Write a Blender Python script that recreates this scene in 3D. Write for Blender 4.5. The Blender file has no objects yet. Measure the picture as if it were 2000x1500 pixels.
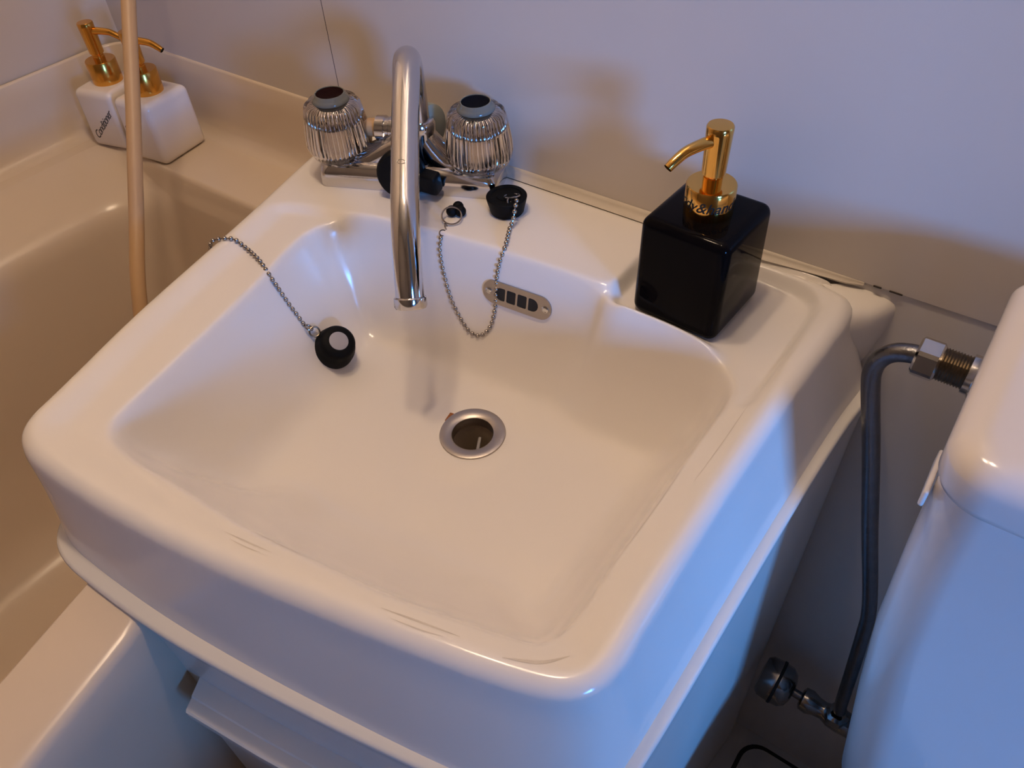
import bpy, bmesh, math, random
import numpy as np
from mathutils import Vector, Matrix

# ------------------------------------------------------------------ camera, world, lights, exposure
scn = bpy.context.scene
COL = scn.collection
MM = 0.001                                   # everything below is written in millimetres

cam_d = bpy.data.cameras.new('camera')
cam = bpy.data.objects.new('camera', cam_d)
COL.objects.link(cam)
_yw, _pt, _rl = 0.669, 0.790, -0.065
_F = Vector((-math.sin(_yw) * math.cos(_pt), math.cos(_yw) * math.cos(_pt), -math.sin(_pt)))
_R0 = Vector((math.cos(_yw), math.sin(_yw), 0))
_U0 = _R0.cross(_F)
_R = _R0 * math.cos(_rl) + _U0 * math.sin(_rl)
_U = -_R0 * math.sin(_rl) + _U0 * math.cos(_rl)
_m = Matrix((_R, _U, -_F)).transposed().to_4x4()
_m.translation = Vector((733.4, -518.7, 378.3)) * MM
cam.matrix_world = _m
cam_d.sensor_width = 36
cam_d.sensor_fit = 'HORIZONTAL'
cam_d.lens = 36 * 1534.6 / 2000
cam_d.clip_start = 0.01
scn.camera = cam

world = bpy.data.worlds.new('dim_interior')
scn.world = world
world.use_nodes = True
world.node_tree.nodes['Background'].inputs['Color'].default_value = (0.55, 0.60, 0.80, 1)
world.node_tree.nodes['Background'].inputs['Strength'].default_value = 0.10

LAMP_POS = (410, -225, 1000)                 # two bulbs on the back wall above the washbasin
LAMP_COLOR = (1.0, 0.735, 0.49)
LAMP_STRENGTH = 152.0

# daylight entering by the open door on the right
door_l = bpy.data.lights.new('door_daylight', 'AREA')
door_l.shape = 'RECTANGLE'
door_l.size, door_l.size_y = 0.44, 0.46
door_l.energy = 58
door_l.color = (0.09, 0.36, 1.0)
door_o = bpy.data.objects.new('door_daylight', door_l)
COL.objects.link(door_o)
door_o.location = Vector((2735, -1253, 430)) * MM
door_o.rotation_euler = (Vector((480, -160, 60)) * MM - door_o.location).to_track_quat('-Z', 'Y').to_euler()

scn.view_settings.view_transform = 'Standard'
scn.view_settings.look = 'None'
scn.view_settings.exposure = 0.07
scn.view_settings.gamma = 1.0
scn.view_settings.use_curve_mapping = False

# ------------------------------------------------------------------ materials
def mat(name, color, rough=0.3, metal=0.0, spec=0.5, coat=0.0, trans=0.0, ior=1.5, var=0.0, var_scale=6.0,
        bump=0.0, bump_scale=40.0, rough_var=0.0, emit=None):
    m = bpy.data.materials.new(name)
    m.use_nodes = True
    nt = m.node_tree
    b = nt.nodes['Principled BSDF']
    b.inputs['Base Color'].default_value = (*color, 1)
    b.inputs['Roughness'].default_value = rough
    b.inputs['Metallic'].default_value = metal
    b.inputs['Specular IOR Level'].default_value = spec
    b.inputs['Coat Weight'].default_value = coat
    b.inputs['Coat Roughness'].default_value = 0.05
    b.inputs['Transmission Weight'].default_value = trans
    b.inputs['IOR'].default_value = ior
    if emit:
        b.inputs['Emission Color'].default_value = (*emit[0], 1)
        b.inputs['Emission Strength'].default_value = emit[1]
    if var or bump or rough_var:
        tc = nt.nodes.new('ShaderNodeTexCoord')
        if var:
            n = nt.nodes.new('ShaderNodeTexNoise')
            n.inputs['Scale'].default_value = var_scale
            n.inputs['Detail'].default_value = 5
            nt.links.new(tc.outputs['Object'], n.inputs['Vector'])
            mx = nt.nodes.new('ShaderNodeMix'); mx.data_type = 'RGBA'
            mx.inputs[6].default_value = (*[c * (1 - var) for c in color], 1)
            mx.inputs[7].default_value = (*[min(1, c * (1 + var)) for c in color], 1)
            nt.links.new(n.outputs['Fac'], mx.inputs[0])
            nt.links.new(mx.outputs[2], b.inputs['Base Color'])
        if rough_var:
            n3 = nt.nodes.new('ShaderNodeTexNoise')
            n3.inputs['Scale'].default_value = 25
            nt.links.new(tc.outputs['Object'], n3.inputs['Vector'])
            mr = nt.nodes.new('ShaderNodeMapRange')
            mr.inputs['To Min'].default_value = max(0, rough - rough_var)
            mr.inputs['To Max'].default_value = rough + rough_var
            nt.links.new(n3.outputs['Fac'], mr.inputs['Value'])
            nt.links.new(mr.outputs['Result'], b.inputs['Roughness'])
        if bump:
            n2 = nt.nodes.new('ShaderNodeTexNoise')
            n2.inputs['Scale'].default_value = bump_scale
            n2.inputs['Detail'].default_value = 3
            nt.links.new(tc.outputs['Object'], n2.inputs['Vector'])
            bp = nt.nodes.new('ShaderNodeBump')
            bp.inputs['Strength'].default_value = bump
            bp.inputs['Distance'].default_value = 0.002
            nt.links.new(n2.outputs['Fac'], bp.inputs['Height'])
            nt.links.new(bp.outputs['Normal'], b.inputs['Normal'])
    return m

M_BASIN = mat('basin_gelcoat', (0.82, 0.775, 0.725), 0.17, var=0.015, var_scale=5, bump=0.012, bump_scale=120)
M_VANITY = mat('vanity_gelcoat', (0.78, 0.75, 0.70), 0.22, var=0.015, bump=0.012, bump_scale=120)
M_TUB = mat('tub_gelcoat', (0.70, 0.585, 0.46), 0.24, var=0.015, bump=0.012, bump_scale=120)
M_WALL = mat('wall_laminate', (0.69, 0.63, 0.58), 0.32, spec=0.4, var=0.02, var_scale=3, bump=0.02, bump_scale=200)
M_WALL_L = mat('wall_laminate_warm_tint', (0.69, 0.60, 0.52), 0.32, spec=0.4, var=0.02, var_scale=3, bump=0.02, bump_scale=200)  # same laminate, with the warm light on the left wall put into its colour
M_LOWER = mat('lower_wall_gelcoat', (0.70, 0.66, 0.62), 0.3, spec=0.4, var=0.02)
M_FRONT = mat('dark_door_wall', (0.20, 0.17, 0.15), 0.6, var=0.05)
M_CEIL = mat('ceiling_board', (0.45, 0.43, 0.41), 0.6, var=0.02)
M_FLOOR = mat('floor_pan_plastic', (0.55, 0.53, 0.50), 0.5, var=0.03, bump=0.1, bump_scale=300)
M_DARK = mat('dark_joint', (0.012, 0.011, 0.010), 0.7, var=0.2)
M_CAULK = mat('old_sealant', (0.62, 0.55, 0.46), 0.55, var=0.08, var_scale=20)
M_MOULD = mat('mould_stain', (0.03, 0.022, 0.018), 0.8, var=0.3, var_scale=80)
M_CHROME = mat('chrome', (0.66, 0.65, 0.66), 0.09, 1.0, rough_var=0.03)
M_CORE = mat('ribbed_metal', (0.66, 0.61, 0.57), 0.08, 1.0, var=0.05)
M_CHROME_W = mat('worn_chrome', (0.62, 0.61, 0.60), 0.16, 1.0, rough_var=0.08, var=0.08, var_scale=60)
M_PIPE = mat('dull_pipe_metal', (0.17, 0.17, 0.18), 0.34, 1.0, rough_var=0.1, var=0.2, var_scale=90, bump=0.15, bump_scale=500)
M_VALVE = mat('dark_tarnished_chrome', (0.30, 0.28, 0.26), 0.16, 1.0, rough_var=0.08, var=0.2, var_scale=120)
M_THREAD = mat('tarnished_brass', (0.26, 0.22, 0.17), 0.32, 1.0, var=0.3, var_scale=150)
M_STEEL = mat('brushed_steel', (0.43, 0.39, 0.36), 0.36, 1.0, rough_var=0.06, var=0.06, var_scale=90)
M_CHAIN = mat('chain_metal', (0.40, 0.36, 0.33), 0.25, 1.0, var=0.1, var_scale=200)
M_GOLD = mat('gold_plated_plastic', (0.86, 0.50, 0.13), 0.10, 1.0, var=0.03, rough_var=0.02)
M_AMBER = mat('gold_plated_plastic_warm', (0.78, 0.40, 0.08), 0.20, 1.0, var=0.05, rough_var=0.04)
M_BLACK = mat('black_glazed_ceramic', (0.004, 0.003, 0.003), 0.06, spec=0.06, var=0.1)
M_WHITE = mat('white_glazed_ceramic', (0.80, 0.73, 0.67), 0.16, var=0.01)
M_RUBBER = mat('black_rubber', (0.004, 0.004, 0.004), 0.6, spec=0.12, var=0.2, var_scale=60)
M_BLKPL = mat('black_plastic', (0.004, 0.004, 0.004), 0.5, spec=0.15, var=0.1)
M_GREYPL = mat('grey_green_plastic', (0.27, 0.28, 0.22), 0.5, var=0.05)
M_GREYFACE = mat('grey_plug_face', (0.36, 0.34, 0.34), 0.5, var=0.03)
M_HOSE = mat('beige_hose_plastic', (0.52, 0.33, 0.17), 0.42, spec=0.35, var=0.04, var_scale=30)
M_ACRYL = mat('clear_acrylic', (0.97, 0.96, 0.95), 0.03, trans=1.0, ior=1.45, var=0.01)
M_RING = mat('knob_collar_acrylic', (0.34, 0.34, 0.29), 0.14, trans=0.5, ior=1.45, var=0.03)
M_IDX_R = mat('dark_red_index_button', (0.014, 0.004, 0.004), 0.7, spec=0.04, var=0.1)
M_IDX_B = mat('dark_blue_index_button', (0.004, 0.005, 0.010), 0.7, spec=0.04, var=0.1)
M_TANK = mat('cistern_porcelain', (0.76, 0.71, 0.69), 0.14, var=0.01)
M_LEVER = mat('pale_plastic_lever', (0.72, 0.68, 0.66), 0.25, var=0.02)
M_RUST = mat('rust_spot', (0.30, 0.10, 0.02), 0.7, var=0.4, var_scale=300)
M_SCUFF = mat('scuff_residue', (0.64, 0.59, 0.53), 0.5, var=0.2, var_scale=90)
M_INK = mat('black_print', (0.012, 0.010, 0.010), 0.4, var=0.1)
M_GLOBE = mat('lamp_globe_glass', (0.9, 0.85, 0.8), 0.4, emit=(LAMP_COLOR, LAMP_STRENGTH), var=0.01)
M_DRAIN = mat('drain_cup_plastic', (0.34, 0.27, 0.20), 0.4, var=0.1, var_scale=50)

# ------------------------------------------------------------------ helpers
def link(o, parent=None):
    COL.objects.link(o)
    if parent is not None:
        o.parent = parent
    return o

def thing(name, label, cat, loc=(0, 0, 0), rz=0.0, group=None):
    o = bpy.data.objects.new(name, None)
    o.empty_display_size = 0.02
    link(o)
    o.location = Vector(loc) * MM
    o.rotation_euler = (0, 0, rz)
    o['label'] = label; o['category'] = cat
    if group: o['group'] = group
    return o

def raw(name, verts, faces, m, parent=None, smooth=35.0, mtx=None):
    """verts in mm, one mesh object. smooth = angle above which edges stay sharp (None = flat)."""
    me = bpy.data.meshes.new(name)
    v = np.asarray(verts, float)
    if mtx is not None:
        A = np.array(mtx)
        v = v @ A[:3, :3].T + A[:3, 3]
    me.from_pydata((v * MM).tolist(), [], faces)
    me.validate()
    bm = bmesh.new(); bm.from_mesh(me)
    bmesh.ops.recalc_face_normals(bm, faces=bm.faces)
    bm.to_mesh(me); bm.free()
    finish(me, m, smooth)
    return link(bpy.data.objects.new(name, me), parent)

def finish(me, m, smooth):
    me.materials.append(m)
    if smooth is None:
        return
    me.polygons.foreach_set('use_smooth', [True] * len(me.polygons))
    bm = bmesh.new(); bm.from_mesh(me)
    a = math.radians(smooth)
    for e in bm.edges:
        if len(e.link_faces) == 2 and e.calc_face_angle(0) > a:
            e.smooth = False
    bm.to_mesh(me); bm.free()

def join(*parts):
    V, Fs = [], []
    for v, f in parts:
        o = len(V)
        V.extend([tuple(p) for p in v])
        Fs.extend([tuple(i + o for i in q) for q in f])
    return V, Fs

def xf(part, mtx):
    A = np.array(mtx); v = np.asarray(part[0], float)
    return (v @ A[:3, :3].T + A[:3, 3]).tolist(), part[1]

def loft(rings, cap0=True, cap1=True, closed=True):
    n = len(rings[0]); V = [tuple(p) for r in rings for p in r]; Fs = []
    for k in range(len(rings) - 1):
        for i in range(n if closed else n - 1):
            j = (i + 1) % n
            Fs.append((k * n + i, k * n + j, (k + 1) * n + j, (k + 1) * n + i))
    if cap0: Fs.append(tuple(range(n))[::-1])
    if cap1: Fs.append(tuple(range((len(rings) - 1) * n, len(rings) * n)))
    return V, Fs

def lathe(prof, n=48, cap0=True, cap1=True, rfun=None):
    rings = []
    for r, z in prof:
        ring = []
        for i in range(n):
            a = 2 * math.pi * i / n
            rr = rfun(r, z, a) if rfun else r
            ring.append((rr * math.cos(a), rr * math.sin(a), z))
        rings.append(ring)
    return loft(rings, cap0, cap1)

def smooth_path(pts, n=8, closed=False):
    P = [Vector(p) for p in pts]; out = []
    N = len(P)
    for i in range(N if closed else N - 1):
        p1, p2 = P[i], P[(i + 1) % N]
        p0 = P[i - 1] if (i > 0 or closed) else p1 * 2 - p2
        p3 = P[(i + 2) % N] if (i + 2 < N or closed) else p2 * 2 - p1
        for k in range(n):
            t = k / n
            out.append(0.5 * ((2 * p1) + (-p0 + p2) * t + (2 * p0 - 5 * p1 + 4 * p2 - p3) * t * t + (-p0 + 3 * p1 - 3 * p2 + p3) * t ** 3))
    if not closed: out.append(P[-1])
    return out

def tube(path, r, n=24, closed=False, cap=True):
    P = [Vector(p) for p in path]; N = len(P)
    rad = r if callable(r) else (lambda t: r)
    T = []
    for i in range(N):
        a = P[i - 1] if (i > 0 or closed) else P[i]
        b = P[(i + 1) % N] if (i + 1 < N or closed) else P[i]
        T.append((b - a).normalized())
    up = Vector((0, 0, 1)) if abs(T[0].z) < 0.9 else Vector((1, 0, 0))
    nn = (up - T[0] * up.dot(T[0])).normalized()
    rings = []
    for i in range(N):
        nn = (nn - T[i] * nn.dot(T[i])).normalized()
        bb = T[i].cross(nn)
        R = rad(i / max(1, N - 1))
        rings.append([P[i] + (nn * math.cos(2 * math.pi * k / n) + bb * math.sin(2 * math.pi * k / n)) * R for k in range(n)])
    if closed:
        rings.append(rings[0]); return loft(rings, False, False)
    return loft(rings, cap, cap)

def frame(origin, zaxis, xhint=(1, 0, 0)):
    z = Vector(zaxis).normalized(); x = Vector(xhint)
    if abs(x.normalized().dot(z)) > 0.97: x = Vector((0, 0.3, 1))
    x = (x - z * x.dot(z)).normalized()
    m = Matrix((x, z.cross(x), z)).transposed().to_4x4(); m.translation = Vector(origin)
    return m

def rbox(size, r=3.0, seg=4, center=(0, 0, 0), taper=0.0):
    """rounded box with real rounded corners (superellipse-free): grid of corner arcs"""
    bm = bmesh.new(); bmesh.ops.create_cube(bm, size=1.0)
    for v in bm.verts:
        k = 1 - taper * (v.co.z + 0.5)
        v.co = Vector((v.co.x * size[0] * k, v.co.y * size[1] * k, v.co.z * size[2]))
    if r > 0:
        bmesh.ops.bevel(bm, geom=bm.edges[:], offset=r, segments=seg, profile=0.5, affect='EDGES', clamp_overlap=True)
    bm.verts.index_update()
    V = [tuple(v.co + Vector(center)) for v in bm.verts]
    Fs = [tuple(v.index for v in f.verts) for f in bm.faces]
    bm.free()
    return V, Fs

def torus(R, r, n=28, k=8):
    return tube([(R * math.cos(2 * math.pi * i / n), R * math.sin(2 * math.pi * i / n), 0) for i in range(n)], r, k, closed=True)

def ball(r, c=(0, 0, 0), n=14, k=8):
    prof = [(r * math.sin(math.pi * i / k), -r * math.cos(math.pi * i / k)) for i in range(k + 1)]
    prof[0] = (r * 0.02, -r); prof[-1] = (r * 0.02, r)
    V, Fs = lathe(prof, n)
    return [(x + c[0], y + c[1], z + c[2]) for x, y, z in V], Fs

def text_mesh(body, size, shear=0.0, extrude=0.15, spacing=1.0, bold=0.0):
    cu = bpy.data.curves.new('txt', 'FONT')
    cu.body = body; cu.size = size; cu.shear = shear; cu.extrude = extrude; cu.offset = bold
    cu.align_x = 'CENTER'; cu.align_y = 'CENTER'; cu.space_character = spacing
    o = bpy.data.objects.new('txt', cu); COL.objects.link(o)
    dg = bpy.context.evaluated_depsgraph_get()
    me = bpy.data.meshes.new_from_object(o.evaluated_get(dg))
    V = [tuple(v.co) for v in me.vertices]; Fs = [tuple(p.vertices) for p in me.polygons]
    bpy.data.objects.remove(o); bpy.data.curves.remove(cu); bpy.data.meshes.remove(me)
    return V, Fs

def strct(o):
    o['kind'] = 'structure'; return o

#HF-BEGIN
# ------------------------------------------------------------------ washbasin surface as a height field (mm)
def chaikin(p, k=3):
    p = np.asarray(p, float)
    for _ in range(k):
        q = np.roll(p, -1, 0)
        p = np.stack([0.75 * p + 0.25 * q, 0.25 * p + 0.75 * q], 1).reshape(-1, 2)
    return p

def sdf(P, X, Y):
    """signed distance, positive inside, plus direction to the nearest edge point"""
    A = P; B = np.roll(P, -1, 0)
    best = np.full(X.shape, 1e9); nx = np.zeros_like(X); ny = np.zeros_like(X); inside = np.zeros(X.shape, bool)
    for (ax, ay), (bx, by) in zip(A, B):
        ex, ey = bx - ax, by - ay; L = ex * ex + ey * ey + 1e-12
        t = np.clip(((X - ax) * ex + (Y - ay) * ey) / L, 0, 1)
        dx = ax + t * ex - X; dy = ay + t * ey - Y; d = dx * dx + dy * dy
        k = d < best
        best = np.where(k, d, best); nx = np.where(k, dx, nx); ny = np.where(k, dy, ny)
        c = ((ay > Y) != (by > Y)) & (X < (bx - ax) * (Y - ay) / (by - ay + 1e-12) + ax)
        inside ^= c
    s = np.sqrt(best); m = np.maximum(s, 1e-6)
    return np.where(inside, s, -s), nx / m * np.where(inside, 1, -1), ny / m * np.where(inside, 1, -1)

def sst(a, b, x):
    t = np.clip((x - a) / (b - a), 0, 1); return t * t * (3 - 2 * t)

OUT = chaikin([(136, -4), (147, -75), (172, -170), (187, -235), (207, -325), (231, -402), (240, -437), (264, -450),
               (300, -451), (372, -446), (436, -437), (505, -423), (570, -409), (622, -396), (652, -384), (664, -362), (662, -325),
               (661, -240), (662, -148), (664, -90), (667, -40), (664, -12), (640, -4), (588, -3), (400, -3), (250, -3)], 3)
LIP = chaikin([(250, -142), (240, -164), (246, -198), (257, -232), (272, -304), (285, -372), (292, -404), (322, -412), (370, -408), (432, -405),
               (470, -400), (536, -390), (572, -381), (600, -374), (623, -366), (629, -340), (626, -296),
               (626, -226), (627, -182), (627, -142), (610, -121), (588, -113), (560, -110), (532, -111), (508, -112), (494, -102),
               (440, -104), (366, -111), (300, -121), (266, -129)], 3)
DECK = chaikin([(60, 60), (60, -210), (150, -190), (186, -158), (215, -142), (292, -123), (365, -109), (438, -102), (484, -99), (501, -97), (505, -86), (505, -60), (505, 60)], 2)
TRAY = chaikin([(506, -106), (506, -60), (508, -14), (560, -13), (612, -15), (640, -24), (641, -60), (641, -120), (641, -160), (622, -148), (606, -122), (590, -110), (560, -106), (530, -106)], 2)
DRAIN_C = (439.7, -203.9)
GX = np.arange(100, 720, 1.5); GY = np.arange(-500, 40, 1.5)

def blur(a, s):
    r = int(3 * s) + 1; k = np.exp(-0.5 * (np.arange(-r, r + 1) / s) ** 2); k /= k.sum()
    for ax in (0, 1):
        p = np.pad(a, [(r, r) if i == ax else (0, 0) for i in (0, 1)], mode='edge')
        a = np.apply_along_axis(lambda v: np.convolve(v, k, 'valid'), ax, p)
    return a

def build_height():
    X, Y = np.meshgrid(GX, GY, indexing='xy')
    e, ex, ey = sdf(OUT, X, Y)
    d, nx, ny = sdf(LIP, X, Y)
    dk, _, _ = sdf(DECK, X, Y)
    tr, _, _ = sdf(TRAY, X, Y)
    base = -5.5 * sst(12, 34, e)
    deck = sst(-7, 3, dk)
    base = base * (1 - deck)
    tmask = sst(-2.5, 2.5, tr)
    tdep = -12.0 + 6.5 * sst(-112, -158, Y)
    base = base * (1 - tmask) + tdep * tmask
    base = base + 4.0 * np.exp(-((d + 4.5) / 4.0) ** 2) * sst(508, 522, X) * (1 - sst(592, 610, X)) * sst(-138, -124, Y)
    back = np.clip(ny, 0, 1) ** 2; front = np.clip(-ny, 0, 1) ** 2; side = nx ** 2
    W = 40 * back + 98 * front + 54 * side
    W = blur(W, 6)
    floor = 98 + 12 * np.exp(-((X - DRAIN_C[0]) ** 2 + (Y - DRAIN_C[1]) ** 2) / (2 * 75.0 ** 2))
    t = np.clip(d / W, 0, 1)
    prof = np.where(t < 1, 1 - (1 - t) ** 1.9, 1)
    depth = np.where(d > 0, floor * prof, 0)
    h = base - depth
    flat = sst(28, 60, np.hypot(X - DRAIN_C[0], Y - DRAIN_C[1]))
    h1 = blur(h, 1.4)
    h2 = blur(h, 5.5)
    k = sst(10, 26, d)
    h = h1 * (1 - k) + h2 * k
    h = h * flat + (-110.0) * (1 - flat)
    r = 12.0
    q = np.clip(e, 0, r)
    roll = np.where(Y > -6, 0, r - np.sqrt(np.maximum(0, r * r - (r - q) ** 2)))
    return h - roll

HGT = build_height()

def H(x, y):
    x = np.asarray(x, float); y = np.asarray(y, float)
    i = np.clip((x - GX[0]) / 1.5, 0, len(GX) - 1.001); j = np.clip((y - GY[0]) / 1.5, 0, len(GY) - 1.001)
    i0 = i.astype(int); j0 = j.astype(int); a = i - i0; b = j - j0
    return (HGT[j0, i0] * (1 - a) * (1 - b) + HGT[j0, i0 + 1] * a * (1 - b) + HGT[j0 + 1, i0] * (1 - a) * b + HGT[j0 + 1, i0 + 1] * a * b)
#HF-END

NTH = 960
TH = np.linspace(0, 2 * np.pi, NTH, endpoint=False)
def radial(poly, th=TH, c=DRAIN_C):
    """radius of a star-shaped polygon about c for each angle"""
    P = np.asarray(poly, float) - np.array(c); Q = np.roll(P, -1, 0); out = np.zeros(len(th))
    for i, t in enumerate(th):
        dx, dy = math.cos(t), math.sin(t)
        ex, ey = Q[:, 0] - P[:, 0], Q[:, 1] - P[:, 1]
        den = dx * ey - dy * ex
        den = np.where(np.abs(den) < 1e-9, 1e-9, den)
        s = (P[:, 0] * ey - P[:, 1] * ex) / den
        w = (P[:, 0] * dy - P[:, 1] * dx) / den
        ok = (s > 0) & (w >= -1e-6) & (w <= 1 + 1e-6)
        out[i] = s[ok].max() if ok.any() else 0
    return out
def ringxy(rad):
    return np.stack([DRAIN_C[0] + rad * np.cos(TH), DRAIN_C[1] + rad * np.sin(TH)], 1)

# ------------------------------------------------------------------ the room
def quadbox(x0, x1, y0, y1, z0, z1):
    return rbox((x1 - x0, y1 - y0, z1 - z0), 0, 1, ((x0 + x1) / 2, (y0 + y1) / 2, (z0 + z1) / 2))

ZF, ZC = -775, 1330
XL, XR, YF = -268, 1330, -1330
JOINT = 5.5
wb = strct(raw('wall_back', *quadbox(XL - 20, XR, 5, 45, ZF, ZC), M_DARK, None, None))
raw('wall_panel', *rbox((XL * -1 + 123.6, 5, ZC - JOINT), 0, 1, ((XL + 123.6) / 2, 2.5, (ZC + JOINT) / 2)), M_WALL, wb, None)
raw('wall_panel', *rbox((XR - 124.6, 5, ZC - JOINT), 0, 1, ((XR + 124.6) / 2, 2.5, (ZC + JOINT) / 2)), M_WALL, wb, None)
raw('seam_strip', *quadbox(123.5, 124.7, 0.15, 5.5, JOINT, ZC), M_DARK, wb, None)
# moulded lower wall below the joint, standing a hair proud with a rolled top
def lower_wall():
    prof = [(4.5, JOINT - 0.1), (2.2, JOINT - 0.5), (1.6, JOINT - 1.6), (1.4, JOINT - 4), (1.4, -12), (1.4, ZF)]
    a = [(130, y, z) for y, z in prof]; b = [(XR, y, z) for y, z in prof]
    return loft([a, b], False, False, closed=False)
raw('lower_panel', *lower_wall(), M_LOWER, wb, 50)
for x0, x1 in ((668.5, 674.5), (680, 689.5)):
    raw('mould_stain', *rbox((x1 - x0, 1.2, 1.3), 0.4, 1, ((x0 + x1) / 2, -0.6, JOINT + 0.1)), M_MOULD, wb)
strct(raw('wall_left', *quadbox(XL - 30, XL, YF, 5, -300, ZC), M_WALL_L, None, None))
strct(raw('ceiling', *quadbox(XL - 30, XR + 40, YF - 40, 45, ZC, ZC + 30), M_CEIL, None, None))
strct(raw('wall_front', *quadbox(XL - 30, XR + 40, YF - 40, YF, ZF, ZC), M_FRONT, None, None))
# right wall with the door opening through which the daylight comes
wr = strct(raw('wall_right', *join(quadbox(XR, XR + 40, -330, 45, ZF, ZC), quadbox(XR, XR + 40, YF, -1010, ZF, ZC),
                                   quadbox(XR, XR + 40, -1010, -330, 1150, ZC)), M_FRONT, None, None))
# unseen door leaf added to block daylight, slotted to light the basin front
strct(raw('door_light_blocker_1', *join(quadbox(XR - 14, XR + 14, -1008, -642, 155, 1148), quadbox(XR - 14, XR + 14, -1008, -650, ZF + 4, 88)), M_FRONT, None, None))
# floor pan with a recessed groove round a raised inner panel
fl = strct(raw('floor', *quadbox(XL - 30, XR + 40, YF - 40, 45, ZF - 40, ZF), M_FLOOR, None, None))

# strip of sealant along the back of the basin
def sealant():
    prof = [(0.4, JOINT + 0.2), (-2.0, JOINT - 0.2), (-3.0, 3.4), (-4.8, 1.2), (-9.5, -0.4), (-6, -4)]
    xs = [131, 200, 320, 400, 470, 540, 570, 600, 620, 636, 650, 662]
    tp = lambda x: 1.0 if x < 545 else max(0.3, 1 - (x - 545) / 150) if x < 655 else 0.04
    rings = [[(x, y * tp(x), JOINT + (z - JOINT) * (0.35 + 0.65 * tp(x))) for y, z in prof] for i, x in enumerate(xs)]
    return loft(rings, True, True)
st = strct(raw('trim_1', *sealant(), M_CAULK, None, 60))

# ------------------------------------------------------------------ wall lamp (above the frame; lights the room)
lt = thing('wall_lamp', 'warm wall lamp with two small bulbs on the wall above the washbasin', 'lamp', (LAMP_POS[0], 0, LAMP_POS[2]))
raw('base', *rbox((260, 26, 80), 8, 3, (0, -13, 0)), M_CEIL, lt)
for sx in (-1, 1):
    raw('arm', *tube([(sx * 80, -24, 0), (sx * 80, LAMP_POS[1] + 24, 0)], 9, 18), M_CEIL, lt)
    raw('bulb', *ball(34, (sx * 80, LAMP_POS[1], 0), 28, 16), M_GLOBE, lt)

# ------------------------------------------------------------------ bathtub
def rrect(x0, x1fun, y0, y1, z, rc, n=10):
    """four sided outline; right side x = x1fun(y); rc = radii (back-left, back-right, front-right, front-left)"""
    cs = [(x0, y1), (x1fun(y1), y1), (x1fun(y0), y0), (x0, y0)]
    pts = []
    for k in range(4):
        c = Vector(cs[k]); a = (Vector(cs[k - 1]) - c).normalized(); b = (Vector(cs[(k + 1) % 4]) - c).normalized()
        ang = a.angle(b); t = rc[k] / math.tan(ang / 2)
        p, q = c + a * t, c + b * t
        o = c + (a + b).normalized() * (rc[k] / math.sin(ang / 2))
        a0 = math.atan2(p.y - o.y, p.x - o.x); a1 = math.atan2(q.y - o.y, q.x - o.x)
        da = (a1 - a0 + math.pi) % (2 * math.pi) - math.pi
        for i in range(n + 1):
            th = a0 + da * i / n
            pts.append((o.x + rc[k] * math.cos(th), o.y + rc[k] * math.sin(th), z))
        if k == 1:
            ya, yb = pts[-1][1], y0 + rc[2] * 1.1
            pts += [(x1fun(ya + (yb - ya) * q), ya + (yb - ya) * q, z) for q in np.linspace(0.02, 0.98, 50)]
    return pts

tub_t = thing('bathtub', 'cream moulded bathtub to the left of the washbasin', 'bathtub', (0, 0, 0))
def TR(y):
    t = min(1, max(0, (y + 468) / 60)); return 323 - 0.232 * (y + 476) - 72 * t * t * (3 - 2 * t)
ZT = -80
rings = []
for dl, do, z, rbl in ((0, 0, ZT, 26), (3, 1.0, ZT - 0.5, 26), (9, 2.6, ZT - 2, 30), (18, 4.2, ZT - 6, 36), (30, 5.5, ZT - 14, 44), (44, 7.5, ZT - 24, 54), (59, 10, ZT - 31, 64),
                       (70, 11, ZT - 37, 70), (77, 12, ZT - 48, 74), (80, 14, ZT - 64, 78), (92, 26, -300, 90), (102, 40, -420, 90), (125, 66, -462, 90), (150, 95, -474, 80)):
    rings.append(rrect(-222 + dl, lambda y, k=do: TR(y) - k, -1060 + do, -93 - do, z, (rbl, 60, 70, 70), 12))
V1, F1 = loft(rings, False, True)
# rim deck with rolled outer edge and the apron on the room side
def orect(off, z, rr):
    return rrect(-262, lambda y, k=off: TR(y) + 56 + k, -1130 - off, -20, z, (14, 14, 40 + rr, 14), 12)
deck_r = [rings[0], orect(-10, ZT, 0), orect(-5, ZT - 0.8, 0), orect(-1.6, ZT - 3.4, 0), orect(0, ZT - 8, 0), orect(2, ZT - 40, 0), orect(4, ZF + 1, 0)]
V2, F2 = loft(deck_r, False, False)
raw('tub_shell', *join((V1, F1), (V2, F2)), M_TUB, tub_t, 60)
# upstand along the back and left wall, with a fillet into the deck
def upstand():
    prof = [(0.6, JOINT + 1), (2.6, JOINT + 0.6), (4.0, JOINT - 1.5), (5.0, -20), (6.5, -56), (9, -68), (14, -76), (22, ZT + 0.6), (26, ZT - 0.4)]
    path = [(134, 1), (-225, 1)] + [(-225 - 40 * math.sin(a), 1 - 40 * (1 - math.cos(a))) for a in np.linspace(0.15, math.pi / 2 - 0.15, 8)] + [(-266, -42), (-266, -1200)]
    rings = []
    P = [Vector(p) for p in path]
    for i, p in enumerate(P):
        t = (P[min(i + 1, len(P) - 1)] - P[max(i - 1, 0)]).normalized()
        n = Vector((-t.y, t.x))
        if n.dot(Vector((0, -400)) - p) < 0: n = -n
        k = 1.0 if abs(t.x) > 0.9 else 1.0
        rings.append([(p.x + n.x * o * k, p.y + n.y * o * k, z) for o, z in prof])
    return loft(rings, True, True, closed=False) if False else loft(rings, False, False, closed=False)
raw('upstand', *upstand(), M_TUB, tub_t, 60)

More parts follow.
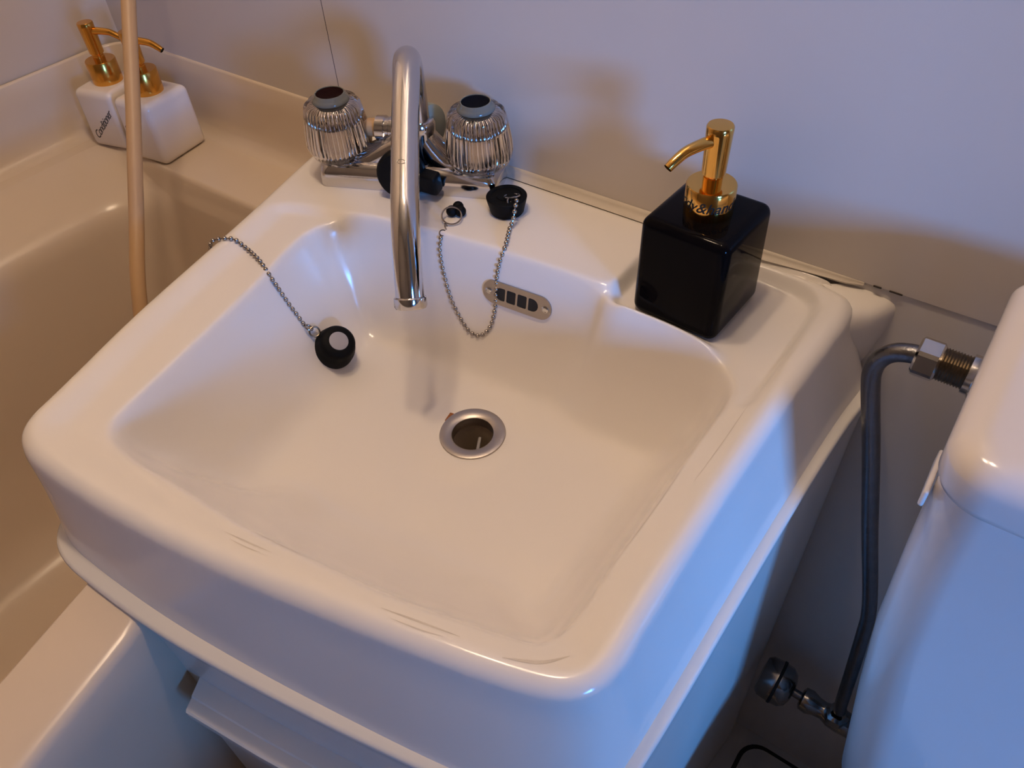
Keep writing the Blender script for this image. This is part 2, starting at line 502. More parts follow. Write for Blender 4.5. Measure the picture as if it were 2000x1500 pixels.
# ------------------------------------------------------------------ washbasin
ws = thing('washbasin', 'cream moulded washbasin with deck, soap tray and vanity body', 'washbasin', (0, 0, 0))
def basin_top():
    ro = radial(OUT)
    rings = []
    ts = np.concatenate([np.linspace(0, 0.06, 14), np.linspace(0.068, 1, 165)])
    r_in = 25.0
    for t in ts:
        xy = ringxy(ro + (r_in - ro) * t)
        z = H(xy[:, 0], xy[:, 1])
        rings.append(np.column_stack([xy, z]))
    # wall side of the hole under the drain flange
    rings.append(np.column_stack([ringxy(np.full(NTH, 24.0)), np.full(NTH, -116.0)]))
    # skirt below the rolled rim
    rs = radial(SKIRT)
    sk = []
    for t in (1, 0.75, 0.5, 0.25):
        xy = ringxy(ro * (1 - t) + rs * t); z = -11.9 * (1 - t) - 74.0 * t
        xy[:, 1] = np.minimum(xy[:, 1], -3.0)
        sk.append(np.column_stack([xy, np.full(NTH, z)]))
    rings[0][:, 2] = np.where(rings[0][:, 1] < -6, -12.0, rings[0][:, 2])
    allr = sk + rings
    return loft([r.tolist() for r in allr], False, False)
SKIRT = chaikin([(128, -3), (138, -75), (168, -190), (214, -330), (246, -410), (262, -452), (286, -463), (330, -463), (395, -459.5), (470, -450),
                 (545, -437.5), (600, -427), (650, -414), (676, -395), (679, -360), (680, -200), (684, -60), (690, -12), (680, -3), (400, -3)], 3)
BAND = chaikin([(126, -3), (134, -75), (160, -190), (208, -330), (244, -418), (264, -460), (290, -474), (340, -473), (398, -469.5), (460, -460.5),
                (518, -450.5), (582, -437.5), (640, -424), (681, -404), (687, -362), (688, -200), (692, -60), (700, -10), (690, -3), (400, -3)], 3)
raw('basin_top', *basin_top(), M_BASIN, ws, 70)
def vanity():
    rs, rb = radial(SKIRT), radial(BAND)
    def ring(r, z):
        xy = ringxy(r); xy[:, 1] = np.minimum(xy[:, 1], -3.0)
        return np.column_stack([xy, np.full(NTH, z)])[::2].tolist()
    def clipped(r, z):
        xy = ringxy(r); xy[:, 1] = np.minimum(xy[:, 1], -3.0)
        xy[:, 0] = np.maximum(xy[:, 0], 326 + np.clip((xy[:, 1] + 440) / 200, 0, 1) * 26)
        return np.column_stack([xy, np.full(NTH, z)])[::2].tolist()
    rr = [ring(rs - 6, -73), ring(rb - 3.0, -74), ring(rb - 0.9, -75), ring(rb, -77.2), ring(rb - 0.5, -80), ring(rb - 2.5, -84), ring(rb - 4, -100),
          ring(rb - 5, -134), clipped(rb - 5, -136), clipped(rb - 6, -300), clipped(rb - 8, ZF + 1)]
    return loft(rr, False, True)
raw('vanity_body', *vanity(), M_VANITY, ws, 60)
# moulded flange that joins the back right corner to the wall
fa_ = smooth_path([(634, -7, -3), (652, -14, -5), (663, -26, -9), (667, -40, -24), (668, -44, -64)], 6)
fm_ = smooth_path([(644, -2, -2), (664, -8, -5), (676, -14, -12), (676, -18, -34), (673, -20, -66)], 6)
fb_ = smooth_path([(650, 1.6, -0.5), (672, 1.6, -2), (688, 1.6, -8), (686, 1.6, -36), (678, 1.6, -70)], 6)
raw('corner_flange', *loft([fa_, fm_, fb_], False, False, closed=False), M_BASIN, ws, 80)
# access panel on the front of the carcass, its rim catching the light
def access():
    P = [(397, -470), (460, -461), (518, -451), (582, -438), (640, -424)]
    def strip(z0, z1, o0, o1):
        rings = []
        for x, y in P:
            prof = [(-o0, z1), (-o1 + 1.2, z1), (-o1, z1 - 1.2), (-o1, z1 - 11), (-o1 * 0.35 - o0 * 0.3, z1 - 55), (-o1 * 0.35 - o0 * 0.3, z0), (4, z0), (4, z1 - 2)] if o0 > 0 else [(-o0, z1), (-o1 + 1.2, z1), (-o1, z1 - 1.2), (-o1, z1 - 9), (-o0, z1 - 9)]
            rings.append([(x - 0.5 * o, y + o, z) for o, z in prof])
        return loft(rings, True, True)
    a = strip(-600, -149, -6, 7.4); b = strip(-600, -149.9, 8.3, 16)
    return a, b
pa, pb = access()
raw('panel_ledge', *pa, M_VANITY, ws, 40)
raw('access_panel', *pb, M_VANITY, ws, 40)

# drain
dr = raw('drain', *xf(lathe([(24, -3), (27.6, 0.2), (27.2, 1.3), (25, 1.9), (19, 1.2), (17.4, 0.3), (17.1, -1.5), (17.1, -9), (19, -9), (19.5, -3)], 64, False, False),
                      Matrix.Translation((*DRAIN_C, -110))), M_STEEL, ws, 40)
raw('drain_cup', *xf(lathe([(18.4, -8), (17.6, -14), (15, -30), (13.8, -60)], 40, False, True), Matrix.Translation((*DRAIN_C, -110))), M_DRAIN, dr, 40)
raw('strainer_bar', *xf(rbox((2.8, 30, 3), 0.8, 2), Matrix.Translation((DRAIN_C[0] + 4, DRAIN_C[1] - 1, -129)) @ Matrix.Rotation(0.5, 4, 'Z')), M_GREYFACE, dr, 40)
rust = raw('rust_spot', *xf(rbox((10, 4.0, 1.6), 0.7, 2), Matrix.Translation((DRAIN_C[0] - 27.3, DRAIN_C[1] + 3.5, -109.6)) @ Matrix.Rotation(1.75, 4, 'Z')), M_RUST, dr, 40)

# overflow plate on the back wall of the bowl
OVX, OVY = 424.0, None
def solve_y(x, z, y0=-101.0, y1=-150.0):
    for _ in range(60):
        m = (y0 + y1) / 2
        if float(H(x, m)) > z: y0 = m
        else: y1 = m
    return (y0 + y1) / 2
OVZ = -37.0
ya, yb = solve_y(OVX - 22, OVZ), solve_y(OVX + 22, OVZ)
yt, yl = solve_y(OVX, OVZ + 6), solve_y(OVX, OVZ - 6)
ex = Vector((44, yb - ya, 0)).normalized()
ey = Vector((0, yt - yl, 12)).normalized()
nz = ex.cross(ey).normalized()
ey = nz.cross(ex).normalized()
OVM = Matrix((ex, ey, nz)).transposed().to_4x4()
OVM.translation = Vector((OVX, (ya + yb) / 2, OVZ)) + nz * 1.5
def overflow_plate(L=66.0, Wd=21.0, th=1.4):
    """stadium plate with four slots, built on a 2D boolean-free grid: outer stadium and slot rims bridged by triangulation"""
    bm = bmesh.new()
    def loop(pts):
        vs = [bm.verts.new((x, y, 0)) for x, y in pts]
        return [bm.edges.new((vs[i], vs[(i + 1) % len(vs)])) for i in range(len(vs))]
    r = Wd / 2; h = L / 2 - r; n = 14
    out = [(h + r * math.cos(a), r * math.sin(a)) for a in np.linspace(-math.pi / 2, math.pi / 2, n)] + \
          [(-h + r * math.cos(a), r * math.sin(a)) for a in np.linspace(math.pi / 2, 3 * math.pi / 2, n)]
    E = loop(out)
    s = 5.7
    def rr(x0, x1, rl, rrt):
        pts = []
        for cx, cy, rad, a0 in ((x1, s, rrt, 0), (x0, s, rl, math.pi / 2), (x0, -s, rl, math.pi), (x1, -s, rrt, 3 * math.pi / 2)):
            sx = -1 if a0 in (0, 3 * math.pi / 2) else 1; sy = -1 if cy > 0 else 1
            ox, oy = cx + sx * rad, cy + sy * rad
            pts += [(ox + rad * math.cos(a), oy + rad * math.sin(a)) for a in np.linspace(a0, a0 + math.pi / 2, 6)]
        return pts
    for x0, x1, rl, rt in ((-21, -11.2, 5.6, 1.2), (-9.6, -1.0, 1.2, 1.2), (0.9, 9.6, 1.2, 1.2), (11.4, 20.6, 1.2, 5.6)):
        E += loop(rr(x0, x1, rl, rt))
    bmesh.ops.triangle_fill(bm, use_beauty=True, edges=E)
    ext = bmesh.ops.extrude_face_region(bm, geom=bm.faces[:])
    for v in [g for g in ext['geom'] if isinstance(g, bmesh.types.BMVert)]: v.co.z -= th
    bm.verts.index_update()
    V = [tuple(v.co) for v in bm.verts]; Fs = [tuple(v.index for v in f.verts) for f in bm.faces]
    bm.free(); return V, Fs
ov = raw('overflow_cover', *xf(overflow_plate(), OVM), M_STEEL, ws, 30)
raw('overflow_hole', *xf(rbox((43, 13, 0.3), 0, 1, (0, 0, -0.75)), OVM), M_DARK, ov, None)
for sx in (-1, 1):
    sc = join(lathe([(3.1, -0.2), (3.1, 0.5), (2.4, 1.0), (1.0, 1.1)], 20))
    raw('screw', *xf(sc, OVM @ Matrix.Translation((sx * 27.2, 0, 0))), M_CHROME_W, ov, 40)
# limescale scuffs along the front lip
def scuff(pts, w):
    P = smooth_path([(x, y, 0) for x, y in pts], 10); rings = []
    for i, p in enumerate(P):
        a = P[max(0, i - 1)]; b = P[min(len(P) - 1, i + 1)]; t = (b - a).normalized(); n = Vector((-t.y, t.x, 0))
        k = w * (0.15 + 0.85 * math.sin(math.pi * i / (len(P) - 1)))
        rings.append([(q.x, q.y, float(H(q.x, q.y)) + 0.12) for q in (p - n * k, p, p + n * k)])
    return loft(rings, False, False, closed=False)
for pts, w in (([(428, -414), (446, -411), (463, -408)], 0.55), ([(436, -416), (450, -414), (458, -412)], 0.4), ([(440, -402), (462, -399), (476, -397)], 0.25),
               ([(540, -399), (562, -393.5), (585, -388)], 0.6), ([(548, -401), (566, -397), (578, -393)], 0.4),
               ([(610, -385), (627, -376), (637, -364)], 1.0), ([(640, -150), (640, -190), (639, -230)], 0.3), ([(627, -300), (628, -260), (627.5, -215)], 0.25)):
    raw('scuff_mark', *scuff(pts, w), M_SCUFF, ws, 60)

# ------------------------------------------------------------------ faucet
FM, FU, FV = Vector((268.9, -57.9, 0)), Vector((0.919, 0.393, 0)), Vector((0.393, -0.919, 0))
fa = thing('mixer_tap', 'chrome two-handle mixer tap with a hooked spout on the washbasin deck', 'tap', (268.9, -57.9, 0), math.atan2(0.393, 0.919))
# local frame of the tap: x along the handles, y away from the user, z up   (y_local = -v)
def base_block():
    prof = [(83, 19, 0), (83, 19, 8), (80, 16, 17), (72, 10, 21)]
    def ring(a, b, z):
        pts = []
        for cx, cy, a0 in ((a - 7, b - 7, 0), (-a + 7, b - 7, math.pi / 2), (-a + 7, -b + 7, math.pi), (a - 7, -b + 7, 3 * math.pi / 2)):
            r = 7
            pts += [(cx + r * math.cos(t), cy + r * math.sin(t), z) for t in np.linspace(a0, a0 + math.pi / 2, 7)]
        return pts
    return loft([ring(84, 22, 0), ring(84.5, 22.5, 2), ring(83, 21, 14), ring(80, 18.5, 19.5), ring(74, 13, 22.5)], True, True)
parts = [xf(base_block(), Matrix.Translation((1.5, -2, 0)))]
for s in (-1, 1):
    parts.append(xf(lathe([(20, 0), (19.5, 8), (17.5, 15), (15.5, 20), (14.5, 25), (10, 28)], 36), Matrix.Translation((65.6 * s, 0, 0))))
    parts.append(tube(smooth_path([(64 * s, -1, 12), (50 * s, -1, 14), (36 * s, -1, 18), (21 * s + 4, 0, 28), (13, 2, 44)], 8), lambda t: 16.5 - 3.5 * t, 24))
parts.append(xf(lathe([(17, 4), (16, 20), (14.5, 34), (14, 46), (15, 50), (15, 56), (13.5, 59), (8, 60)], 36), Matrix.Translation((12, 1, 0))))
raw('tap_body', *join(*parts), M_CHROME, fa, 45)
# cross piece behind the hub: left outlet nut and grey end cap
raw('outlet_nut', *xf(lathe([(9, 0), (11, 1), (11.2, 9), (9.8, 10), (9.8, 13), (11, 14), (11, 34)], 28), frame((-31, 9, 44), (1, 0, 0))), M_CHROME, fa, 35)
raw('end_cap', *xf(lathe([(15, 0), (18.5, 2), (19.5, 10), (18.5, 16), (14, 18.5), (3, 19)], 36), frame((7, 15, 47), (0.9, -0.35, 0.1))), M_GREYPL, fa, 40)
raw('hose_connector', *tube(smooth_path([(-30, 9, 44), (-40, 9.5, 43), (-50, 13, 36), (-56, 20, 22), (-58, 28, 6)], 8), 8.2, 18), M_HOSE, fa)
# spout
sp_pts = [(12, 0, 55), (12, 0, 80), (12.2, -1, 100), (14.5, -9, 114), (19, -25, 119), (25, -48, 111), (33, -84, 91.5), (43, -126, 68), (47, -143, 57), (50.5, -158, 42), (53.5, -171, 23), (55.5, -179, 8)]
spath = smooth_path(sp_pts, 10)
sp = raw('spout', *tube(spath, lambda t: 10.8 if t < 0.75 else 10.8 + 0.5 * (t - 0.75), 32), M_CHROME, fa, 50)
e0 = Vector(sp_pts[-1]); ed = (Vector(sp_pts[-1]) - Vector(sp_pts[-2])).normalized()
raw('aerator', *xf(lathe([(11, -3), (12.4, -2), (12.6, 4), (11.6, 6), (9, 6.2), (8.6, 3)], 32), frame(e0, ed)), M_CHROME, sp, 40)
# oval maker's mark pressed on the spout's upper side
om = spath[66]; ot = (spath[67] - spath[65]).normalized(); on = Vector((1, 0, 0)).cross(ot).normalized()
if on.z < 0: on = -on
def oval():
    V, Fs = torus(1.0, 0.12, 24, 6)
    return [(x * 3.2, y * 1.8, z * 0.9) for x, y, z in V], Fs
raw('oval_mark', *xf(oval(), frame(om + on * 10.85, on, (1, 0, 0))), M_CHROME_W, sp)
# handles
def handle(sx, idx):
    root = raw('handle', *xf(lathe([(20, 21), (26, 23.5), (29.2, 28.5), (30, 35), (29.0, 46), (27.2, 57), (25.4, 67), (24.6, 69.6), (22.6, 71.4), (16.2, 72.2)], 160,
                  rfun=lambda r, z, a: r * (1 - 0.05 * (0.5 + 0.5 * math.cos(8 * a)) ** 3 * min(1, max(0, (z - 24) / 8)))), Matrix.Translation((65.6 * sx, 0, 0))), M_ACRYL, fa, 40)
    raw('ribbed_core', *xf(lathe([(9, 23.5), (20.5, 25), (23, 30), (23.6, 36), (22.0, 52), (19.8, 65), (12, 67)], 240,
                  rfun=lambda r, z, a: r * (1 - 0.075 * abs(math.sin(20 * a)))), Matrix.Translation((65.6 * sx, 0, 0))), M_CORE, root, 70)
    raw('knob_collar', *xf(lathe([(16.4, 71.8), (16.6, 73.2), (15.2, 75.2), (13.8, 76.4), (13.5, 78.4), (12.9, 79.0), (12.2, 78.8), (12.1, 76)], 48, True, True), Matrix.Translation((65.6 * sx, 0, 0))), M_RING, root, 50)
    raw('index_button', *xf(lathe([(12.1, 76.2), (12.05, 78.3), (11.2, 78.7), (10.2, 78.0), (2, 77.8)], 40), Matrix.Translation((65.6 * sx, 0, 0))), idx, root, 40)
handle(-1, M_IDX_R); handle(1, M_IDX_B)
# black diverter lever on the front of the body
lv = raw('diverter_lever', *join(xf(lathe([(12, 0), (20, 1), (22, 4), (22, 11), (20, 14), (6, 15)], 36), frame((1, -21, 21), (0.05, -1, 0.12))),
                              xf(rbox((24, 13, 20), 3, 3, (12, 0, 0)), frame((13, -27, 18), (0, -0.2, 1), (0.90, -0.15, -0.42)))), M_BLKPL, fa, 40)

# ------------------------------------------------------------------ soap dispensers
def dispenser(name, label, loc, rz, size, m_body, m_gold, nozzle_ang, rnd, group=None, extra=0.0):
    t = thing(name, label, 'soap dispenser', loc, rz, group)
    bx, by, bh = size
    raw('bottle', *rbox((bx, by, bh + extra), rnd, 6, (0, 0, (bh + extra) / 2), 0.035), m_body, t, 60)
    raw('collar', *lathe([(15.2, bh - 0.5), (16.9, bh), (17.1, bh + 1), (17.1, bh + 24.6), (16.4, bh + 25.6), (8, bh + 25.8)], 56), m_gold, t, 40)
    raw('stem', *lathe([(6.6, bh + 25.6), (6.6, bh + 31), (6.0, bh + 31.2), (6.0, bh + 40)], 32), m_gold, t, 40)
    hd = raw('pump_head', *lathe([(7.6, bh + 33), (8.0, bh + 33.4), (8.8, bh + 62), (8.9, bh + 66.3), (8.2, bh + 67.3), (3, bh + 67.5)], 40), m_gold, t, 40)
    d = Vector((math.cos(nozzle_ang), math.sin(nozzle_ang), 0))
    pts = [d * 5 + Vector((0, 0, bh + 57.5)), d * 14 + Vector((0, 0, bh + 58)), d * 27 + Vector((0, 0, bh + 57.0)), d * 36 + Vector((0, 0, bh + 53.2)), d * 41 + Vector((0, 0, bh + 50.2))]
    P = smooth_path(pts, 6)
    outer = tube(P, lambda q: 4.2 - 1.2 * q, 20, cap=False)
    raw('nozzle', *outer, m_gold, hd, 50)
    ax = (P[-1] - P[-2]).normalized()
    raw('nozzle_opening', *xf(lathe([(2.95, -1.2), (0.3, -1.25)], 16), frame(P[-1], ax)), M_DARK, hd)
    return t, bh

bd, bh = dispenser('soap_dispenser', 'black square soap dispenser with gold pump in the soap tray', (559.2, -67.5, -11.9), -0.052, (70, 71.5, 78.0), M_BLACK, M_GOLD, math.radians(-110), 7.5, None, 4.5)
# lettering round the gold collar: text bent round the cylinder
def bent_text(body, size, R, ang, z, shear):
    V, Fs = text_mesh(body, size, shear, 0.12, 1.0, 0.08)
    out = []
    for x, y, q in V:
        a = ang + x / R
        rr = R + 0.05 + q
        out.append((rr * math.cos(a), rr * math.sin(a), z + y))
    return out, Fs
raw('lettering', *bent_text('body&hand', 11.0, 17.1, math.radians(-84), bh + 15.0, 0.3), M_INK, bd, None)

wt1, bh1 = dispenser('soap_dispenser', 'white square soap dispenser standing nearer the washbasin on the tub deck', (-129.5, -63, ZT), 0.14, (58, 68, 73), M_WHITE, M_AMBER, math.radians(8), 8)
wt2, bh2 = dispenser('soap_dispenser', 'white square dispenser marked Conditioner in the corner behind the hose', (-202, -68, ZT), 0.24, (58, 68, 71), M_WHITE, M_AMBER, math.radians(10), 8)
def script(body, size, t, bh, w, front_y, x, z, ang):
    V, Fs = text_mesh(body, size, 0.45, 0.08, 0.88)
    c, s = math.cos(ang), math.sin(ang)
    out = []
    for px, py, q in V:
        X, Z = px * c - py * s, px * s + py * c
        zz = z + Z
        y = -front_y * (1 - 0.035 * (zz / bh))
        out.append((x + X, y - 0.1 - q, zz))
    raw('lettering', out, Fs, M_INK, t, None)
script('Conditioner', 12.0, wt2, bh2, 58, 34, 1, 31, 0.76)
script('Shampoo', 9.0, wt1, bh1, 58, 34, -7, 42, 0.25)

# ------------------------------------------------------------------ plugs and ball chains
bead_me = None
def bead_chain(parent, pts, pitch=5.4, r=2.05):
    """beads laid along a path, each its own part, plus the thin wire between them"""
    global bead_me
    P = smooth_path(pts, 12)
    if bead_me is None:
        tmp = raw('bead', *ball(2.05, (0, 0, 0), 12, 8), M_CHAIN, parent, 60)
        bead_me = tmp.data; bpy.data.objects.remove(tmp)
    acc, nxt, pos = 0.0, 0.0, []
    for i in range(len(P) - 1):
        L = (P[i + 1] - P[i]).length
        while nxt <= acc + L:
            pos.append(P[i].lerp(P[i + 1], (nxt - acc) / max(L, 1e-6))); nxt += pitch
        acc += L
    for p in pos:
        b = bpy.data.objects.new('bead', bead_me); link(b, parent)
        b.location = p * MM
    w = raw('chain_wire', *tube(P, 0.55, 6), M_CHAIN, parent)
    return pos

CH = __import__('json').loads('''{"right": [[388.7, -60.35, 17.5], [391.58, -66.77, 15.5], [392.44, -70.74, 8.0], [392.62, -74.29, 3.5], [393.27, -77.52, 2.02], [404.99, -100.23, 1.97], [404.24, -108.93, -10.89], [403.01, -112.25, -25.06], [404.03, -117.18, -45.94], [403.47, -121.68, -61.2], [401.08, -125.49, -71.22], [394.89, -129.33, -79.06], [387.4, -130.83, -80.36], [380.07, -130.56, -77.46], [368.07, -127.55, -66.24], [358.62, -124.36, -52.38], [351.0, -120.24, -33.06], [346.68, -116.76, -15.32], [346.8, -113.33, -2.66]], "left": [[180.5, -226.5, -30], [180.8, -226.5, -14], [184.2, -226, -2.6], [190, -222, 1.0], [201.33, -214.14, 0.77], [215.0, -213.82, -3.21], [237.18, -219.19, -3.4], [256.07, -225.24, -9.26], [261.07, -223.66, -24.24], [265.41, -222.18, -37.13], [269.3, -220.52, -47.84], [274.25, -219.27, -59.14]], "plug": [292.82, -207.87, -82.03], "clip": [339.89, -82.67, 0.1], "ring": [343.23, -93.06, 5.5]}''')

# large plug on the deck by the right-hand handle, chain looping into the bowl to a clip by the spout
pc = thing('plug_chain', 'black round basin plug on the deck with its ball chain looping into the bowl', 'basin plug', (0, 0, 0))
PB = Vector((374.5, -55.5, 0.1))
pl = raw('plug', *xf(lathe([(13.2, 0.1), (13.8, 1), (16.6, 12.5), (16.8, 14.2), (16, 15), (12.6, 15.0), (12.2, 14.2), (8.4, 14.2), (8, 15), (4.5, 15), (2, 15.2)], 44), Matrix.Translation(PB) @ Matrix.Scale(1.05, 4)), M_RUBBER, pc, 40)
raw('pull_ring', *xf(torus(6.6, 0.8, 26, 8), frame(PB + Vector((6.2, -0.5, 17.0)), (-0.25, 0.25, 1))), M_CHROME_W, pc)
raw('split_link', *xf(torus(2.8, 0.7, 18, 6), frame(PB + Vector((8.5, -7.6, 16.5)), (0.9, 0.2, 0.3))), M_CHAIN, pc)
bead_chain(pc, CH['right'])
cl = Vector(CH['clip'])
rc = Vector(CH['ring'])
raw('clip_ring', *xf(torus(8.4, 0.75, 30, 8), frame(rc, (0.36, -0.36, 1))), M_CHAIN, pc)
lobes = [ball(4.9, (cl.x + a, cl.y + b, cl.z + 4.3), 16, 10) for a, b in ((-1.5, 4.6), (4.6, 0.2), (-2.2, -3.6))]
raw('rubber_clip', *join(*lobes, ball(4.0, (cl.x, cl.y, cl.z + 4.5), 16, 10)), M_RUBBER, pc, 60)
le = Vector(CH['right'][-1]); lk = rc + (le - rc).normalized() * 8.6
for q, ax in ((0.22, (0.8, 0.5, 0.3)), (0.72, (0.3, -0.4, 1))):
    raw('end_link', *xf(torus(2.7, 0.65, 18, 6), frame(lk.lerp(le, q), ax)), M_CHAIN, pc)

# stopper lying in the bowl on the chain that hangs over the left rim
tc = thing('plug_chain', 'black rubber stopper lying in the bowl on the chain over the left rim', 'basin plug', (0, 0, 0))
bead_chain(tc, CH['left'], 5.3)
pp = Vector(CH['plug']); pd = Vector((0.60, -0.06, 0.80)).normalized()
st_m = frame(pp, pd) @ Matrix.Scale(1.12, 4)
stp = raw('stopper', *xf(lathe([(12, -13), (15.5, -12), (16.5, -8), (16.3, -2), (15.2, 3), (14.2, 6), (13.6, 9.5), (11.5, 11.6), (8, 12)], 44), st_m), M_RUBBER, tc, 40)
raw('stopper_face', *xf(lathe([(7.6, 11.6), (7.4, 12.4), (6.6, 12.6), (2, 12.6)], 36), st_m), M_GREYFACE, tc, 40)
e = Vector(CH['left'][-1]); dd = (pp - e).normalized()
raw('split_link', *xf(torus(3.6, 0.8, 20, 8), frame(e + dd * 4.0 + Vector((0, 0, 1.5)), (0.3, 0.5, 0.8))), M_CHAIN, tc)
raw('split_link', *xf(torus(4.4, 0.8, 20, 8), frame(e + dd * 10.0 + Vector((0, 0, 1)), (0.75, -0.2, 0.6))), M_THREAD, tc)

# ------------------------------------------------------------------ shower hose hanging in front of the corner
hs = thing('shower_hose', 'beige shower hose hanging down past the white dispensers', 'hose', (0, 0, 0))
h0, h1 = Vector((-20, -107, 124)), Vector((108, -273, -68))
d0 = (h1 - h0)
hp = smooth_path([h0 - d0 * 0.62 , h0 - d0 * 0.3, h0, h0 + d0 * 0.35 + Vector((1.0, 0, 0)), h0 + d0 * 0.7, h1, h1 + d0 * 0.3 + Vector((0, 0, -40)), h1 + d0 * 0.36 + Vector((0, 0, -170)), h1 + d0 * 0.2 + Vector((0, -40, -330))], 10)
raw('hose', *tube(hp, 6.7, 22), M_HOSE, hs, 60)

# ------------------------------------------------------------------ toilet with cistern on the right
tl = thing('toilet', 'white toilet cistern with a rounded lid right of the washbasin', 'toilet', (950, -110, ZF))
def orr(x0, x1, y0, y1, z, rf, rb=8.0, n=12):
    pts = []
    for cx, cy, r, a0 in ((x1 - rf, y1 - rb, rb, 0), (x0 + rb, y1 - rb, rb, math.pi / 2), (x0 + rf, y0 + rf, rf, math.pi), (x1 - rf, y0 + rf, rf, 3 * math.pi / 2)):
        if a0 == 0: cx = x1 - rb
        pts += [(cx + r * math.cos(t) - 950, cy + r * math.sin(t) + 110, z - ZF) for t in np.linspace(a0, a0 + math.pi / 2, n)]
    return pts
lid = [orr(755, 1147, -206, -38, 43, 24, 14), orr(752, 1149.5, -210, -35, 45, 26, 14), orr(750.5, 1151, -212, -34, 50, 27, 14), orr(750, 1152, -212, -34, 63, 27, 14)]
for a in np.linspace(0.15, math.pi / 2, 8):
    k = 16 * (1 - math.cos(a)); lid.append(orr(750 + k, 1152 - k, -212 + k, -34 - k, 63 + 15 * math.sin(a), 27 - k * 0.4, 14 - k * 0.3))
raw('lid', *loft(lid), M_TANK, tl, 50)
tank = [orr(762, 1138, -194, -24, 45, 26), orr(755, 1145, -203, -22, 43, 28), orr(754.5, 1145.5, -203, -22, 30, 28), orr(757, 1143, -201, -22, -40, 30), orr(763, 1137, -198, -22, -130, 34), orr(775, 1125, -193, -22, -230, 38),
        orr(786, 1114, -189, -22, -310, 42), orr(797, 1103, -185, -22, -390, 46), orr(806, 1094, -180, -22, -430, 50), orr(822, 1078, -172, -22, -444, 50)]
raw('tank', *loft(tank), M_TANK, tl, 60)
raw('flush_lever', *xf(rbox((3.0, 54, 10), 1.3, 3), Matrix.Translation((752.2 - 950, -168 + 110, 16.5 - ZF)) @ Matrix.Rotation(-0.305, 4, 'X')), M_LEVER, tl, 40)
raw('inlet_flange', *xf(lathe([(17, -2), (17, 2), (13, 4), (13, 8)], 32), frame((755.5 - 950, -75 + 110, 19 - ZF), (-1, 0, 0))), M_CHROME_W, tl, 40)
def bowl():
    R = []
    for z, a, b, cy in ((ZF + 1, 105, 190, -400), (ZF + 60, 100, 185, -400), (-560, 110, 200, -420), (-470, 160, 225, -445), (-410, 182, 240, -455), (-395, 184, 242, -455)):
        R.append([(a * math.cos(t), b * math.sin(t) + cy + 110, z - ZF) for t in np.linspace(0, 2 * math.pi, 48, endpoint=False)])
    return loft(R)
raw('bowl', *bowl(), M_TANK, tl, 50)
raw('pedestal_light_block', *loft([orr(822, 1078, -260, -22, ZF + 1, 30), orr(828, 1072, -250, -22, -440, 30)]), M_TANK, tl, 50)  # unseen block added under the tank to stop daylight passing below it
raw('seat', *loft([[(190 * math.cos(t), 240 * math.sin(t) - 455 + 110, z - ZF) for t in np.linspace(0, 2 * math.pi, 48, endpoint=False)] for z in (-394, -372)]), M_LEVER, tl, 40)

# ------------------------------------------------------------------ water supply pipe and stop valve
pi = thing('supply_pipe', 'bent dull metal water pipe rising from the stop valve to the cistern', 'pipe', (0, 0, 0))
PP = [(776, -52, -468), (773, -56, -445), (768, -59, -345), (766.5, -60, -305), (764, -61, -272), (748, -64, -210), (721, -70, -110), (702, -74, -40), (697, -75, -10), (699, -75, 6), (706, -75, 15.5), (716, -75, 18.5)]
PATH_PIPE = [(787, -55, -488), (784, -56, -462), (778, -58, -400), (770, -60.5, -322), (766, -61.5, -290), (757, -63, -250), (737, -68, -172), (715, -72, -84), (699, -75, -24), (695.5, -75, -6), (697.5, -75, 6), (704, -75, 14.5), (714, -75, 18.8), (722, -75, 19)]
raw('pipe', *tube(smooth_path(PATH_PIPE, 8), 6.4, 22), M_PIPE, pi, 60)
def hexnut(R, L):
    rings = []
    for z, k in ((0, 0.86), (1.5, 1.0), (L - 1.5, 1.0), (L, 0.86)):
        ring = []
        for i in range(6):
            for f in (0.12, 0.5, 0.88):
                a0, a1 = math.pi / 3 * i, math.pi / 3 * (i + 1)
                p = Vector((math.cos(a0), math.sin(a0))).lerp(Vector((math.cos(a1), math.sin(a1))), f) * R * k
                ring.append((p.x, p.y, z))
        rings.append(ring)
    return loft(rings)
raw('hex_nut', *xf(hexnut(14.2, 15), frame((716, -75, 19), (1, 0, 0), (0, 0.3, 1))), M_CHROME_W, pi, 25)
thr = []
x = 0.0
while x < 18: thr += [(10.2, x), (11.3, x + 0.9)]; x += 1.8
raw('threaded_connector', *xf(lathe(thr + [(10.2, 18)], 32), frame((730, -75, 19), (1, 0, 0))), M_THREAD, pi, None)

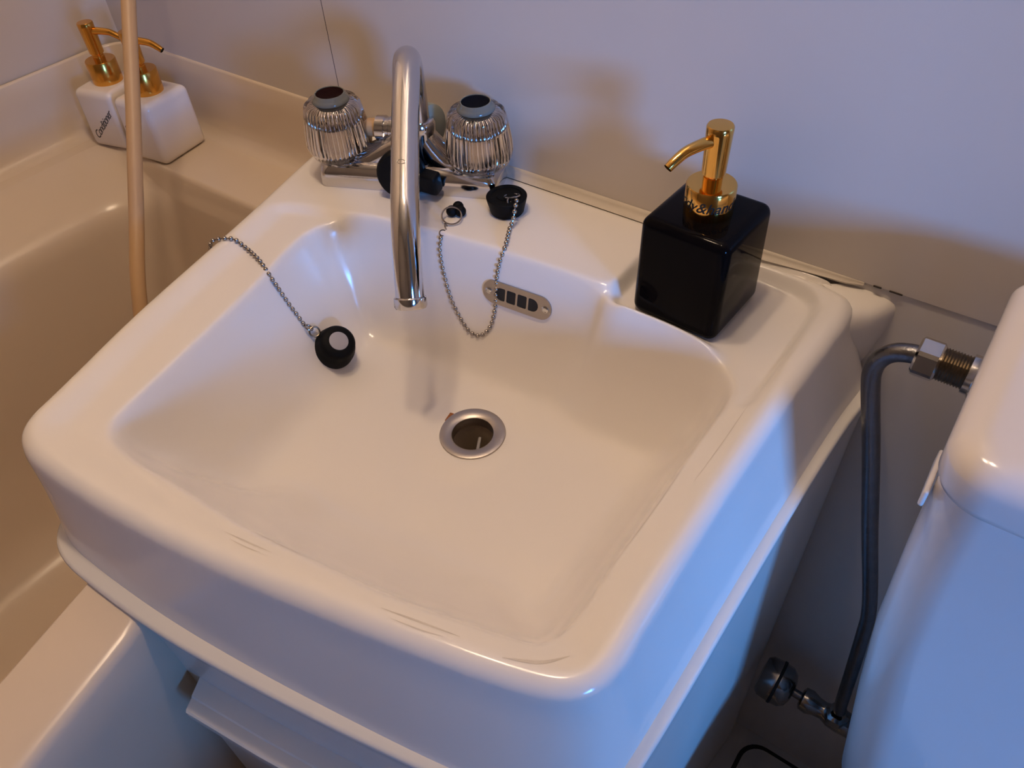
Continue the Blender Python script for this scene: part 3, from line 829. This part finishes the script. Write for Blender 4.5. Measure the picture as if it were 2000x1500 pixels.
sv = thing('stop_valve', 'dark metal stop valve with slotted round handle low behind the washbasin', 'valve', (0, 0, 0))
vb = Vector((782, -52, -517))
raw('valve_body', *join(xf(lathe([(9, 0), (13, 2), (14, 10), (11, 18), (10, 26), (13, 34), (14, 44), (13, 58), (10, 60)], 28), frame((748, -50, -514), (1, 0.0, -0.05))),
                        xf(lathe([(12, 0), (13, 4), (13, 14), (9, 17)], 6), frame((787, -54, -512), (0, 0, 1))),
                        xf(lathe([(13, 0), (13, 14)], 6), frame((800, -50, -517), (1, 0, -0.05))),
                        tube([(800, -50, -517), (812, -46, -518), (815, -30, -518), (815, -3, -518)], 8, 16)), M_VALVE, sv, 40)
raw('valve_stem', *xf(lathe([(5, 0), (5, 14)], 18), frame((738, -50, -513), (1, 0, -0.05))), M_PIPE, sv, 40)
vh = raw('valve_handle', *xf(lathe([(8, -30), (20, -29), (24, -24), (25, -10), (24, 0), (19, 6), (11, 9), (5, 9.5)], 36,
               rfun=lambda r, z, a: r * (1 - 0.03 * (0.5 + 0.5 * math.cos(10 * a)))), frame((730, -50, -512), (1, 0, -0.05))), M_VALVE, sv, 40)
raw('handle_slot', *xf(lathe([(25.5, -12), (25.8, -11.5), (25.8, -9), (25.5, -8.5)], 36, False, False), frame((730, -50, -512), (1, 0, -0.05))), M_DARK, vh, 40)

# raised floor panel with its dark rounded groove
def floor_panel(inset, z, r=26):
    x0, x1, y0, y1 = 711 + inset, 1280 - inset, -1200 + inset, -9 - inset
    pts = []
    for cx, cy, a0 in ((x1 - r, y1 - r, 0), (x0 + r, y1 - r, math.pi / 2), (x0 + r, y0 + r, math.pi), (x1 - r, y0 + r, 3 * math.pi / 2)):
        pts += [(cx + r * math.cos(t), cy + r * math.sin(t), z) for t in np.linspace(a0, a0 + math.pi / 2, 8)]
    return pts
raw('panel_groove', *loft([floor_panel(0, ZF + 0.2, 30), floor_panel(0, ZF + 0.8, 30)]), M_DARK, fl, None)
raw('floor_panel', *loft([floor_panel(6, ZF + 0.4), floor_panel(6, ZF + 3), floor_panel(8, ZF + 4)]), M_FLOOR, fl, 40)
